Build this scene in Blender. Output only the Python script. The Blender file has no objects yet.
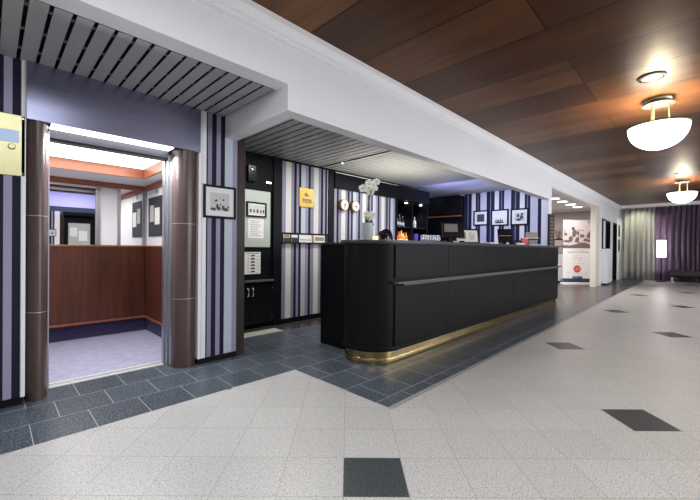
import bpy, bmesh, math, random
from mathutils import Vector, Matrix
random.seed(7)
S = bpy.context.scene
COL = S.collection
PI = math.pi

# ------------------------------------------------------------------ materials
class NT:
    def __init__(s, name):
        s.m = bpy.data.materials.new(name); s.m.use_nodes = True
        s.t = s.m.node_tree; s.b = s.t.nodes['Principled BSDF']
    def n(s, kind, **kw):
        x = s.t.nodes.new(kind)
        for k, v in kw.items(): setattr(x, k, v)
        return x
    def put(s, sock, v):
        if hasattr(v, 'is_output') or isinstance(v, bpy.types.NodeSocket): s.t.links.new(v, sock)
        else: sock.default_value = v
    def math(s, op, a, b=0.0, clamp=False):
        x = s.n('ShaderNodeMath', operation=op, use_clamp=clamp)
        s.put(x.inputs[0], a); s.put(x.inputs[1], b); return x.outputs[0]
    def mix(s, f, a, b, blend='MIX'):
        x = s.n('ShaderNodeMix', data_type='RGBA', blend_type=blend)
        s.put(x.inputs[0], f)
        s.put(x.inputs[6], a if not isinstance(a, tuple) else (*a[:3], 1)); s.put(x.inputs[7], b if not isinstance(b, tuple) else (*b[:3], 1))
        return x.outputs[2]
    def geo(s):
        g = s.n('ShaderNodeNewGeometry'); sp = s.n('ShaderNodeSeparateXYZ'); s.t.links.new(g.outputs['Position'], sp.inputs[0]); return g.outputs['Position'], sp.outputs
    def obj(s):
        g = s.n('ShaderNodeTexCoord'); return g.outputs['Object']
    def noise(s, vec, scale, detail=3, rough=.55, scl=None):
        if scl:
            mp = s.n('ShaderNodeMapping'); s.put(mp.inputs[0], vec); mp.inputs['Scale'].default_value = scl; vec = mp.outputs[0]
        x = s.n('ShaderNodeTexNoise'); s.put(x.inputs['Vector'], vec); x.inputs['Scale'].default_value = scale
        x.inputs['Detail'].default_value = detail; x.inputs['Roughness'].default_value = rough; return x.outputs[0]
    def ramp(s, f, stops, interp='LINEAR'):
        x = s.n('ShaderNodeValToRGB'); r = x.color_ramp; r.interpolation = interp
        r.elements[0].position = stops[0][0]; r.elements[0].color = (*stops[0][1], 1)
        r.elements[1].position = stops[1][0]; r.elements[1].color = (*stops[1][1], 1)
        for p, c in stops[2:]:
            e = r.elements.new(p); e.color = (*c, 1)
        s.put(x.inputs[0], f); return x.outputs[0]
    def bump(s, h, strength=.2, dist=.01):
        x = s.n('ShaderNodeBump'); x.inputs['Strength'].default_value = strength; x.inputs['Distance'].default_value = dist
        s.put(x.inputs['Height'], h); s.t.links.new(x.outputs[0], s.b.inputs['Normal'])

def plain(name, c, rough=.5, metal=0., spec=.5, var=.06, scale=20, coat=0, trans=0, alpha=1):
    q = NT(name); b = q.b
    b.inputs['Roughness'].default_value = rough; b.inputs['Metallic'].default_value = metal
    b.inputs['Specular IOR Level'].default_value = spec
    b.inputs['Coat Weight'].default_value = coat
    b.inputs['Transmission Weight'].default_value = trans
    if var > 0:
        f = q.noise(q.obj(), scale)
        a = tuple(x*(1-var) for x in c); d = tuple(min(1, x*(1+var)) for x in c)
        q.put(b.inputs['Base Color'], q.mix(f, a, d))
    else: b.inputs['Base Color'].default_value = (*c, 1)
    return q.m
def glow(name, c, s, base=(.8, .8, .8)):
    q = NT(name); q.b.inputs['Base Color'].default_value = (*base, 1)
    q.b.inputs['Emission Color'].default_value = (*c, 1); q.b.inputs['Emission Strength'].default_value = s; return q.m

M = {}
M['white_paint'] = plain('white_paint', (.80, .80, .82), .55, var=.015, scale=3)
M['ivory_paint'] = plain('ivory_paint', (.66, .63, .56), .55, var=.02)
M['rose_wall'] = plain('rose_wall', (.42, .36, .34), .6, var=.05, scale=3)
M['ceil_white'] = plain('ceil_white', (.7, .7, .72), .6, var=.02)
M['slat'] = plain('slat_metal', (.40, .40, .40), .42, .2, var=.03, scale=6)
M['void'] = plain('void_black', (.008, .008, .009), .6, var=0)
M['black_paint'] = plain('black_paint', (.007, .007, .009), .45, spec=.1, var=.1)
M['black_wall'] = plain('black_wall', (.006, .007, .009), .5, spec=.08, var=.1)
M['black_gloss'] = plain('black_gloss', (.008, .008, .010), .2, spec=.3, var=.1)
M['counter_black'] = plain('counter_black', (.007, .007, .008), .42, var=.25, scale=60, spec=.09)
M['counter_top'] = plain('counter_top', (.035, .034, .032), .35, spec=.35, var=.2, scale=80)
M['groove'] = plain('groove', (.004, .004, .004), .7, var=0)
M['steel'] = plain('steel', (.45, .46, .5), .36, 1, var=.05)
M['steel_dark'] = plain('steel_dark', (.10, .10, .11), .35, .9, var=.1)
M['sill_metal'] = plain('sill_metal', (.62, .62, .60), .5, .2, var=.08)
M['chrome'] = plain('chrome', (.75, .75, .78), .15, 1, var=.02)
M['rail_metal'] = plain('rail_metal', (.10, .098, .094), .55, .7, var=.05)
M['mirror'] = plain('mirror', (.9, .9, .92), .01, 1, var=0)
M['pale_brass'] = plain('pale_brass', (.64, .60, .33), .36, .6, var=.03)
M['gold'] = plain('gold', (.40, .265, .075), .4, .9, var=.3, scale=10)
M['paper'] = plain('paper', (.78, .78, .76), .7, var=.03)
M['mat_board'] = plain('mat_board', (.75, .75, .74), .8, var=.02)
M['ink'] = plain('ink', (.03, .03, .035), .7, var=.1)
M['ink_grey'] = plain('ink_grey', (.22, .22, .23), .7, var=.2, scale=60)
M['photo_pale'] = plain('photo_pale', (.52, .53, .52), .6, var=.25, scale=30)
M['photo_dark'] = plain('photo_dark', (.05, .05, .055), .6, var=.5, scale=50)
M['pale_green'] = plain('pale_green_panel', (.42, .47, .42), .5, var=.05)
M['red'] = plain('red_print', (.62, .05, .05), .5, var=.05)
M['rose_print'] = plain('rose_print', (.62, .55, .54), .6, var=.08, scale=6)
M['brown_print'] = plain('brown_print', (.16, .11, .10), .6, var=.5, scale=14)
M['tan_print'] = plain('tan_print', (.30, .25, .16), .6, var=.5, scale=40)
M['navy_print'] = plain('navy_print', (.02, .03, .08), .5, var=.05)
M['petal'] = plain('petal', (.80, .82, .76), .5, var=.05)
M['petal_core'] = plain('petal_core', (.55, .5, .12), .5, var=.05)
M['leaf'] = plain('leaf', (.03, .07, .02), .45, var=.3)
M['stem'] = plain('stem', (.06, .06, .04), .5, var=.2)
M['frost_glass'] = plain('frosted_glass', (.62, .70, .70), .35, trans=.35, var=.05)
M['glass'] = plain('clear_glass', (.92, .95, .97), .03, trans=.95, var=0)
M['blue_lit_glass'] = plain('blue_lit_glass', (.35, .5, .85), .08, trans=.55, var=.05)  # blue of the bay lighting is put into the glass colour
M['white_glass'] = plain('white_glass', (.85, .85, .72), .15, var=.03)
M['amber_glass'] = plain('amber_glass', (.85, .2, .03), .15, trans=.2, var=.25, scale=14)
M['violet'] = plain('violet_box', (.12, .08, .55), .35, var=.2)
M['brown_leather'] = plain('brown_leather', (.16, .10, .075), .45, var=.2)
M['copper_brown'] = plain('copper_brown', (.30, .11, .04), .4, var=.2)
M['white_plastic'] = plain('white_plastic', (.75, .75, .73), .35, var=.02)
M['screen_grey'] = plain('screen_grey', (.22, .19, .18), .3, var=.2, scale=9)
M['dried_flower'] = plain('dried_flower', (.22, .16, .12), .8, var=.4)
M['carpet'] = plain('carpet', (.36, .35, .47), .95, var=.22, scale=14, spec=.1)
M['skirting'] = plain('skirting_carpet', (.06, .05, .12), .9, var=.2)
M['upholstery'] = plain('upholstery', (.018, .017, .024), .4, var=.2)
M['opal'] = glow('opal_glass', (1, .97, .92), 5.0)
M['shade_glow'] = glow('lamp_shade_glow', (1, .93, 1), 5.0)
M['lift_light'] = glow('lift_light', (1, .97, .92), 3.2)
M['strip_light'] = glow('strip_light', (.93, .95, 1), 4.5)
M['down_glow'] = glow('downlight_glow', (1, .93, .82), 8)
M['led_white'] = glow('led_white', (1, .97, .88), 5)
M['led_violet'] = glow('led_violet', (.6, .6, 1), 2.2)
M['candle_glow'] = glow('candle_glow', (1, .72, .38), 1.2)
M['display'] = glow('display', (.36, .52, .75), .55, (.3, .36, .45))
M['fill_pane'] = glow('fill_pane', (.75, .85, 1), 1.2)  # glow for the added windows, which stay out of view
M['lavender_glow_paint'] = plain('lavender_glow_paint', (.6, .6, .9), .5, var=.02)  # lavender light painted into the soffit colour

def brass_mat():
    q = NT('brushed_brass'); p = q.obj()
    f = q.noise(p, 30, 4, scl=(1, 1, .1))
    q.put(q.b.inputs['Base Color'], q.mix(f, (.34, .25, .11), (.58, .46, .24)))
    q.b.inputs['Metallic'].default_value = 1; q.b.inputs['Roughness'].default_value = .24
    return q.m
M['brass'] = brass_mat()
def brushed_panel():
    q = NT('brushed_steel_panel'); p = q.obj()
    f = q.noise(p, 3, 4, scl=(1, 1, 30))
    q.put(q.b.inputs['Base Color'], q.mix(f, (.15, .15, .22), (.24, .24, .33)))  # violet tint of the lighting mixed into the steel colour
    q.b.inputs['Metallic'].default_value = .85; q.b.inputs['Roughness'].default_value = .26
    return q.m
M['panel_steel'] = brushed_panel()
def marble():
    q = NT('brown_marble'); p = q.obj()
    f = q.noise(p, 9, 8, .7, scl=(1, 1, .5)); g = q.noise(p, 90, 3)
    c = q.mix(f, (.028, .013, .012), (.100, .058, .053))
    q.put(q.b.inputs['Base Color'], q.mix(q.math('MULTIPLY', g, .5), c, (.13, .09, .08)))
    q.b.inputs['Roughness'].default_value = .3; return q.m
M['marble'] = marble()
def wood(name, a, b, rough=.35, axis='z', scale=18):
    q = NT(name); p = q.obj()
    scl = {'z': (1, 1, .06), 'y': (1, .05, 1), 'x': (.05, 1, 1)}[axis]
    f = q.noise(p, scale, 6, .65, scl=scl); q.put(q.b.inputs['Base Color'], q.ramp(f, [(.3, a), (.7, b)]))
    q.b.inputs['Roughness'].default_value = rough; return q.m
M['mahogany'] = wood('mahogany', (.034, .009, .005), (.105, .027, .012), .35)
M['cherry'] = wood('cherry_trim', (.20, .055, .022), (.30, .09, .038), .4, 'x')
M['post_wood'] = wood('post_wood', (.014, .008, .007), (.045, .028, .024), .4)
M['post_wood'].node_tree.nodes['Principled BSDF'].inputs['Specular IOR Level'].default_value = .2

CR, GL, NV, LI, PA = (.66, .65, .62), (.25, .245, .33), (.013, .012, .030), (.30, .285, .39), (.50, .54, .62)
SEQ = [(44, CR), (24, GL), (20, NV), (20, LI), (20, NV), (38, PA), (26, LI), (20, NV), (30, GL)]
def stripes(name, axis, start, seq=SEQ, per=.52):
    q = NT(name); p, xyz = q.geo(); tot = float(sum(w for w, c in seq))
    t = q.math('FRACT', q.math('DIVIDE', q.math('SUBTRACT', xyz[axis], start), per))
    st = []; acc = 0
    for w, c in seq: st.append((acc/tot, c)); acc += w
    q.put(q.b.inputs['Base Color'], q.ramp(t, st, 'CONSTANT')); q.b.inputs['Roughness'].default_value = .6
    q.b.inputs['Specular IOR Level'].default_value = .15
    return q.m
M['paper_lift'] = stripes('striped_wallpaper_lift', 0, 1.348)
M['paper_left'] = stripes('striped_wallpaper_left', 0, -.126)
M['paper_back'] = stripes('striped_wallpaper_back', 0, 3.016)
M['paper_bar'] = stripes('striped_wallpaper_bar', 0, 4.13)
NB = (.016, .016, .046)
M['paper_end'] = stripes('striped_wallpaper_end', 1, 3.333, [(28, (.72, .72, .74)), (22, NB), (7, (.17, .17, .27)), (24, NB), (42, (.54, .56, .66)), (14, NB), (5, (.17, .17, .27)), (14, NB)], .557)
M['paper_far'] = stripes('striped_wallpaper_far', 0, 1.2)

def plank_ceiling():
    q = NT('walnut_plank_ceiling'); p, xyz = q.geo()
    ux = q.math('DIVIDE', q.math('SUBTRACT', xyz[0], 1.802), .621); ix = q.math('FLOOR', ux)
    wr = q.n('ShaderNodeTexWhiteNoise', noise_dimensions='1D'); q.put(wr.inputs['W'], q.math('ADD', ix, 7.3))
    uy = q.math('ADD', q.math('DIVIDE', q.math('SUBTRACT', xyz[1], .88), 4.2), q.math('MULTIPLY', q.math('GREATER_THAN', wr.outputs[0], .45), .43)); iy = q.math('FLOOR', uy)
    cb = q.n('ShaderNodeCombineXYZ'); q.put(cb.inputs[0], ix); q.put(cb.inputs[1], iy); q.put(cb.inputs[2], 4.0)
    wn = q.n('ShaderNodeTexWhiteNoise', noise_dimensions='3D'); q.put(wn.inputs['Vector'], cb.outputs[0])
    base = q.ramp(wn.outputs[0], [(0., (.085, .032, .012)), (.35, (.150, .060, .024)), (.7, (.25, .105, .042)), (1., (.35, .155, .065))])
    g = q.noise(p, 22, 6, .6, scl=(1, .045, 1)); g2 = q.noise(p, 5, 4, .6, scl=(1, .12, 1))
    c = q.mix(q.math('MULTIPLY', q.math('SUBTRACT', g, .28, True), 1.5, True), q.mix(.5, base, (.02, .009, .005)), base)
    c = q.mix(q.math('MULTIPLY', q.math('SUBTRACT', g2, .3, True), 2., True), q.mix(.6, c, (.022, .009, .005)), c)
    fx = q.math('FRACT', ux); fy = q.math('FRACT', uy)
    seam = q.math('MAXIMUM', q.math('LESS_THAN', fx, .022), q.math('LESS_THAN', fy, .002))
    q.put(q.b.inputs['Base Color'], q.mix(seam, c, (.004, .002, .001)))
    q.b.inputs['Roughness'].default_value = .36; q.b.inputs['Specular IOR Level'].default_value = .14
    q.bump(q.math('ADD', q.math('MULTIPLY', seam, -1.), q.math('MULTIPLY', g, .06)), .25, .004)
    return q.m
M['planks'] = plank_ceiling()

def terrazzo():
    q = NT('terrazzo_tiles'); p, xyz = q.geo(); s = .2952
    u = q.math('SUBTRACT', xyz[0], 1.31); v = q.math('SUBTRACT', xyz[1], 1.12)
    a = q.math('ADD', q.math('DIVIDE', q.math('ADD', u, v), s*math.sqrt(2)), .5); b = q.math('ADD', q.math('DIVIDE', q.math('SUBTRACT', u, v), s*math.sqrt(2)), .5)
    i = q.math('FLOOR', a); j = q.math('FLOOR', b); fa = q.math('FRACT', a); fb = q.math('FRACT', b)
    k = q.math('DIVIDE', q.math('ADD', i, j), 8.); l = q.math('DIVIDE', q.math('SUBTRACT', i, j), 4.)
    def isint(x): return q.math('LESS_THAN', q.math('ABSOLUTE', q.math('SUBTRACT', x, q.math('ROUND', x))), .02)
    even = isint(q.math('DIVIDE', q.math('ADD', k, l), 2.))
    dark = q.math('MULTIPLY', q.math('MULTIPLY', isint(k), isint(l)), even)
    cb = q.n('ShaderNodeCombineXYZ'); q.put(cb.inputs[0], i); q.put(cb.inputs[1], j)
    wn = q.n('ShaderNodeTexWhiteNoise', noise_dimensions='3D'); q.put(wn.inputs['Vector'], cb.outputs[0])
    n1 = q.noise(p, 125, 2, .75); n2 = q.noise(p, 55, 2, .7); n3 = q.noise(p, 1.3, 4)
    c = q.mix(wn.outputs[0], (.50, .49, .468), (.55, .54, .515))
    c = q.mix(q.math('MULTIPLY', q.math('GREATER_THAN', n1, .57), .75), c, (.13, .13, .13))
    c = q.mix(q.math('MULTIPLY', q.math('GREATER_THAN', n2, .66), .55), c, (.26, .25, .24))
    c = q.mix(q.math('MULTIPLY', q.math('LESS_THAN', n2, .33), .5), c, (.78, .78, .76))
    c = q.mix(q.math('MULTIPLY', n3, .22), c, (.38, .36, .33))
    d = q.mix(q.math('GREATER_THAN', n1, .57), (.035, .04, .042), (.10, .11, .11))
    c = q.mix(dark, c, d)
    e = .011
    jt = q.math('MAXIMUM', q.math('LESS_THAN', fa, e), q.math('LESS_THAN', fb, e))
    q.put(q.b.inputs['Base Color'], q.mix(q.math('MULTIPLY', jt, .6), c, (.16, .16, .155)))
    q.b.inputs['Roughness'].default_value = .33; return q.m
M['terrazzo'] = terrazzo()

def stone(name, a, b, spec, joint, rough):
    q = NT(name); p, xyz = q.geo(); W, Hh = .295, .318
    v = q.math('DIVIDE', q.math('SUBTRACT', xyz[1], 2.597), Hh); r = q.math('FLOOR', v)
    off = q.math('MULTIPLY', q.math('ABSOLUTE', q.math('MODULO', r, 2.)), .5)
    u = q.math('ADD', q.math('DIVIDE', q.math('SUBTRACT', xyz[0], .172), W), off); fu = q.math('FRACT', u); fv = q.math('FRACT', v)
    cb = q.n('ShaderNodeCombineXYZ'); q.put(cb.inputs[0], q.math('FLOOR', u)); q.put(cb.inputs[1], r)
    wn = q.n('ShaderNodeTexWhiteNoise', noise_dimensions='3D'); q.put(wn.inputs['Vector'], cb.outputs[0])
    n1 = q.noise(p, 95, 2, .75); n2 = q.noise(p, 7, 5)
    c = q.mix(wn.outputs[0], a, b)
    c = q.mix(q.math('MULTIPLY', n2, .5), c, tuple(x*.55 for x in a))
    c = q.mix(q.math('MULTIPLY', q.math('GREATER_THAN', n1, .54), .7), c, spec)
    jt = q.math('MAXIMUM', q.math('LESS_THAN', fu, .016), q.math('LESS_THAN', fv, .015))
    q.put(q.b.inputs['Base Color'], q.mix(jt, c, joint)); q.b.inputs['Roughness'].default_value = rough
    q.b.inputs['Specular IOR Level'].default_value = .3
    return q.m
M['slate'] = stone('slate_tiles', (.024, .031, .040), (.055, .067, .083), (.21, .25, .29), (.36, .39, .42), .3)
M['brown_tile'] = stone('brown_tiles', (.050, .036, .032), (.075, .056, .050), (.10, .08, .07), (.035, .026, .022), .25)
M['border_stone'] = plain('border_stone', (.30, .285, .265), .4, var=.3, scale=90)
M['vinyl'] = plain('dark_vinyl', (.055, .052, .050), .25, var=.25, scale=12)
M['pale_stone'] = plain('pale_stone', (.55, .56, .50), .35, var=.12, scale=25)

def drape(name, a, b, rough=.75):
    q = NT(name); f = q.noise(q.obj(), 40, 3, scl=(1, 1, .05)); q.put(q.b.inputs['Base Color'], q.mix(f, a, b))
    q.b.inputs['Roughness'].default_value = rough; q.b.inputs['Sheen Weight'].default_value = .3; return q.m
M['grey_drape'] = drape('grey_drape', (.24, .225, .21), (.34, .32, .295))
M['plum_drape'] = drape('plum_drape', (.042, .018, .046), (.15, .09, .15), .5)

# ------------------------------------------------------------------ geometry
class MB:
    def __init__(s): s.bm = bmesh.new(); s.smooth = False
    def box(s, x0, x1, y0, y1, z0, z1, bev=0, seg=2, mat=None):
        b = bmesh.new(); bmesh.ops.create_cube(b, size=1)
        for v in b.verts: v.co = Vector(((x0+x1)/2+v.co.x*(x1-x0), (y0+y1)/2+v.co.y*(y1-y0), (z0+z1)/2+v.co.z*(z1-z0)))
        if bev: bmesh.ops.bevel(b, geom=b.edges[:], offset=bev, segments=seg, profile=.5, affect='EDGES')
        return s.add(b, mat)
    def add(s, b, mat=None):
        if mat: b.transform(mat)
        me = bpy.data.meshes.new('t'); b.to_mesh(me); b.free(); s.bm.from_mesh(me); bpy.data.meshes.remove(me); return s
    def lathe(s, prof, c=(0, 0, 0), n=32, axis='z', sx=1, sy=1, mat=None):
        b = bmesh.new(); rings = []
        for r, z in prof:
            rings.append([b.verts.new((r*math.cos(2*PI*k/n)*sx, r*math.sin(2*PI*k/n)*sy, z)) for k in range(n)] if r > 1e-6 else [b.verts.new((0, 0, z))])
        for A, B in zip(rings, rings[1:]):
            for k in range(n):
                l = (k+1) % n
                if len(A) == 1 and len(B) == 1: continue
                if len(A) == 1: b.faces.new((A[0], B[l], B[k]))
                elif len(B) == 1: b.faces.new((A[k], A[l], B[0]))
                else: b.faces.new((A[k], A[l], B[l], B[k]))
        if len(rings[0]) > 1 and len(rings[-1]) > 1:      # hollow section: close the profile onto itself
            A, B = rings[-1], rings[0]
            for k in range(n): b.faces.new((A[k], A[(k+1) % n], B[(k+1) % n], B[k]))
        elif len(rings[0]) > 1: b.faces.new(rings[0][::-1])
        elif len(rings[-1]) > 1: b.faces.new(rings[-1])
        if axis == 'y': b.transform(Matrix.Rotation(PI/2, 4, 'X'))      # local z -> -y (towards the viewer)
        if axis == 'x': b.transform(Matrix.Rotation(PI/2, 4, 'Y'))
        b.transform(Matrix.Translation(c)); bmesh.ops.recalc_face_normals(b, faces=b.faces[:]); s.smooth = True
        return s.add(b, mat)
    def tube(s, pts, r, n=10, mat=None):
        b = bmesh.new(); P = [Vector(p) for p in pts]; rings = []
        rr = r if isinstance(r, (list, tuple)) else [r]*len(P)
        for i, p in enumerate(P):
            t = ((P[min(i+1, len(P)-1)]-P[max(i-1, 0)])).normalized()
            a = t.cross(Vector((0, 0, 1))); 
            if a.length < 1e-3: a = t.cross(Vector((1, 0, 0)))
            a.normalize(); c = t.cross(a)
            rings.append([b.verts.new(p+(a*math.cos(2*PI*k/n)+c*math.sin(2*PI*k/n))*rr[i]) for k in range(n)])
        for A, B in zip(rings, rings[1:]):
            for k in range(n): b.faces.new((A[k], A[(k+1) % n], B[(k+1) % n], B[k]))
        b.faces.new(rings[0][::-1]); b.faces.new(rings[-1]); bmesh.ops.recalc_face_normals(b, faces=b.faces[:]); s.smooth = True
        return s.add(b, mat)
    def prism(s, poly, z0, z1, plane='xy', mat=None, bev=0):
        """extrude an outline; plane 'xz' : outline in x,z extruded along y, 'yz': outline in y,z along x"""
        b = bmesh.new()
        def m(p, h): return (p[0], p[1], h) if plane == 'xy' else ((p[0], h, p[1]) if plane == 'xz' else (h, p[0], p[1]))
        A = [b.verts.new(m(p, z0)) for p in poly]; B = [b.verts.new(m(p, z1)) for p in poly]; n = len(poly)
        b.faces.new(A); b.faces.new(B)
        for k in range(n): b.faces.new((A[k], A[(k+1) % n], B[(k+1) % n], B[k]))
        bmesh.ops.recalc_face_normals(b, faces=b.faces[:])
        if bev: bmesh.ops.bevel(b, geom=b.edges[:], offset=bev, segments=2, profile=.5, affect='EDGES')
        return s.add(b, mat)
    def ball(s, c, r, sx=1, sy=1, sz=1, u=14, v=8, mat=None):
        b = bmesh.new(); bmesh.ops.create_uvsphere(b, u_segments=u, v_segments=v, radius=r)
        for q in b.verts: q.co = Vector((q.co.x*sx, q.co.y*sy, q.co.z*sz))
        if mat: b.transform(mat)
        b.transform(Matrix.Translation(c)); s.smooth = True
        return s.add(b)
    def bar(s, a, c, w, h):
        """square bar from a to c"""
        a = Vector(a); c = Vector(c); d = c-a; L = d.length; rot = d.to_track_quat('X', 'Z').to_matrix().to_4x4()
        b = bmesh.new(); bmesh.ops.create_cube(b, size=1)
        for q in b.verts: q.co = Vector((q.co.x*L, q.co.y*w, q.co.z*h))
        b.transform(Matrix.Translation((a+c)/2) @ rot); return s.add(b)
    def build(s, name, mat, parent=None, local=True, mods=None):
        off = Vector((0, 0, 0))
        if parent is not None and not local:
            off = parent.matrix_world.translation if parent.get('_root') is None else Vector(parent['_root'])
        if off.length: s.bm.transform(Matrix.Translation(-off))
        me = bpy.data.meshes.new(name); s.bm.to_mesh(me); s.bm.free()
        o = bpy.data.objects.new(name, me); COL.objects.link(o)
        me.materials.append(M[mat] if isinstance(mat, str) else mat)
        if s.smooth:
            for f in me.polygons: f.use_smooth = True
            try: me.set_sharp_from_angle(angle=math.radians(38))
            except Exception: pass
        if parent is not None: o.parent = parent
        return o
ROOT = {}
def thing(name, label, cat, loc=(0, 0, 0), rz=0, group=None):
    o = bpy.data.objects.new(name, None); COL.objects.link(o); o.empty_display_size = .1
    o.location = loc; o.rotation_euler = (0, 0, rz); tag(o, label, cat, group); ROOT[o.name] = Vector(loc); return o
def tag(o, label, cat, group=None):
    o['label'] = label; o['category'] = cat
    if group: o['group'] = group
    return o
def W(mb, name, mat, root):
    """build a part whose shape was given in room coordinates, under an unrotated thing"""
    mb.bm.transform(Matrix.Translation(-ROOT[root.name])); return mb.build(name, mat, root)
def WS(mb, name, mat, part, root):
    mb.bm.transform(Matrix.Translation(-ROOT[root.name])); return mb.build(name, mat, part)
def struct(name, mb, mat):
    o = mb.build(name, mat); o['kind'] = 'structure'; return o
def sub(part, label): part['label'] = label; return part

ZC = 2.82          # timber ceiling
ZS = 2.37          # slatted soffit
YB = 2.31          # face of the long beam
YW = 3.346         # lift wall
YR = 4.30          # back wall of the reception niche
XE = 8.2           # end wall of the reception niche
XF = 17.3          # curtain wall
YO = -4.6          # opposite side of the lobby
X0 = -3.6

# ------------------------------------------------------------------ floor
mb = MB(); mb.box(X0, XF+.3, YO, 1.50, -.1, 0); mb.box(X0, 1.94, 1.50, 2.60, -.1, 0); struct('floor', mb, 'terrazzo')
mb = MB(); mb.box(1.94, 8.44, 1.54, 3.93, -.1, 0); mb.box(X0, 1.94, 2.60, 3.56, -.1, 0)
mb.box(13.3, XF+.3, 1.54, YB+.2, -.1, 0); struct('floor_slate', mb, 'slate')
mb = MB(); mb.box(1.94, 17.6, 1.50, 1.54, -.1, 0); struct('floor_border', mb, 'border_stone')
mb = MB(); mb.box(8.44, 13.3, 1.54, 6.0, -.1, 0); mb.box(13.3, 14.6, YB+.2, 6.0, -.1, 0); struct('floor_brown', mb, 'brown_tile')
mb = MB(); mb.box(1.94, 2.74, 3.93, 4.14, -.1, .001); struct('floor_threshold', mb, 'pale_stone')
mb = MB(); mb.box(2.74, 8.44, 3.93, 6.0, -.1, 0); mb.box(1.94, 2.74, 4.14, 6.0, -.1, 0); struct('floor_vinyl', mb, 'vinyl')
mb = MB(); mb.box(2.725, 2.745, 3.12, 3.93, 0, .003); struct('trim_floor_strip', mb, 'steel')

# ------------------------------------------------------------------ timber ceiling, beam, crown
mb = MB(); mb.box(X0, XF+.3, YO, YB, ZC, ZC+.1); struct('ceiling', mb, 'planks')
mb = MB()
mb.box(X0, 1.63, YB, 2.465, ZS, ZC+.1); mb.box(1.63, XE, YB, 2.44, 2.17, ZC+.1)
mb.box(1.63, 1.755, 2.44, YW, 2.17, ZS+.03)
mb.box(XE, 12.85, YB, 2.44, 2.41, ZC+.1)
struct('beam', mb, 'white_paint')
mb = MB(); mb.prism([(YB, 2.665), (YB-.012, 2.665), (YB-.012, 2.69), (YB-.022, 2.70), (YB-.026, 2.725), (YB-.04, 2.75), (YB-.055, 2.775), (YB-.055, ZC-.001), (YB, ZC-.001)], X0, XF, 'yz')
struct('trim_crown', mb, 'white_paint')
# slatted soffits
def slats(name, xa, xb, ya, yb, z, pitch, gap, first):
    mb = MB(); x = first
    while x < xb-.01:
        a, b = max(x+gap/2, xa), min(x+pitch-gap/2, xb)
        if b-a > .01: mb.box(a, b, ya+.012, yb-.006, z, z+.004)
        x += pitch
    struct(name, mb, 'slat')
    mb = MB(); mb.box(xa, xb, ya, yb, z+.10, z+.11); struct(name+'_backing', mb, 'void')
    mb = MB(); mb.box(xa, xb, yb, yb+.02, z, z+.11); struct(name+'_edge', mb, 'void')
    mb = MB(); y = ya+.12
    while y < yb:
        mb.box(xa, xb, y, y+.007, z+.014, z+.03); y += .3
    struct(name+'_carrier', mb, 'slat')
slats('ceiling_lift', X0, 1.63, 2.465, YW, ZS, .0985, .02, .1336-.0985*38)
slats('ceiling_reception', 1.755, 3.64, 2.44, YR, ZS, .113, .02, 1.78)
slats('ceiling_desk', 3.69, 6.2, 2.44, YR, ZS, .10, .018, 3.69)
mb = MB(); mb.box(3.64, 3.69, 2.44, YR, ZS+.03, ZS+.05); struct('ceiling_slot', mb, 'void')
mb = MB(); mb.box(6.2, XE, 2.44, 6.0, 2.44, 2.5); mb.box(6.2, 6.22, 2.44, YR, ZS, 2.44); struct('ceiling_end', mb, 'ceil_white')
mb = MB(); mb.box(X0, XE, 2.465, 6.0, 2.51, 2.6); struct('ceiling_deck', mb, 'void')
s = tag(MB().box(6.225, 6.25, 2.7, 4.2, 2.425, 2.438).build('cove_light', 'led_violet'), 'thin violet light strip across the reception ceiling step', 'light')

# ------------------------------------------------------------------ lift wall
mb = MB(); mb.box(X0, .16, YW, 3.56, .05, ZS); struct('wall_lift_left', mb, 'paper_left')
mb = MB(); mb.box(1.455, 1.755, YW, 3.56, .05, ZS); struct('wall_lift_right', mb, 'paper_lift')
mb = MB(); mb.box(X0, .16, YW-.008, 3.56, 0, .05); mb.box(1.365, 1.755, YW-.008, 3.56, 0, .05); mb.box(1.437, 1.455, YW+.01, 3.5, .05, ZS); struct('baseboard_lift', mb, 'black_paint')
mb = MB(); mb.box(.154, .176, YW-.012, 3.5, .05, ZS); mb.box(1.365, 1.394, YW-.012, 3.5, 0.05, ZS); mb.box(1.399, 1.437, YW-.010, 3.5, 0.05, ZS); struct('trim_lift', mb, 'white_paint')
mb = MB(); mb.box(1.755, 1.845, YW, 3.45, 0, 2.24, .004); struct('trim_post', mb, 'post_wood')
mb = MB(); mb.box(1.63, 1.755, YW-.001, YW, 2.17, 2.2); mb.box(1.755, 1.85, YW, 3.45, 2.24, ZS); struct('trim_head', mb, 'white_paint')
mb = MB(); mb.box(1.755, 1.80, 3.45, YR, 0, ZS); struct('wall_niche_left', mb, 'black_wall')
# brown marble half columns
for nm, cx, rx in (('column', .241, .064), ('column', 1.272, .106)):
    pts = [(cx+rx*math.cos(a), 3.45-.125*math.sin(a)) for a in [PI*k/28 for k in range(29)]]
    pts += [(cx-rx, 3.56), (cx+rx, 3.56)]
    mb = MB()
    for z0, z1 in ((0, .622), (.626, 1.305), (1.309, 1.972)): mb.prism(pts, z0, z1, 'xy')
    mb.smooth = True; o = struct(nm, mb, 'marble')
    mb = MB(); mb.prism([(cx+(x-cx)*.985, 3.45+(y-3.45)*.985) for x, y in pts], .055, 1.965, 'xy'); struct('trim_column_joint', mb, 'ivory_paint')
mb = MB(); mb.box(.178, 1.373, 3.315, YW, 1.972, ZS); struct('trim_lift_header', mb, 'panel_steel')
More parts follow.
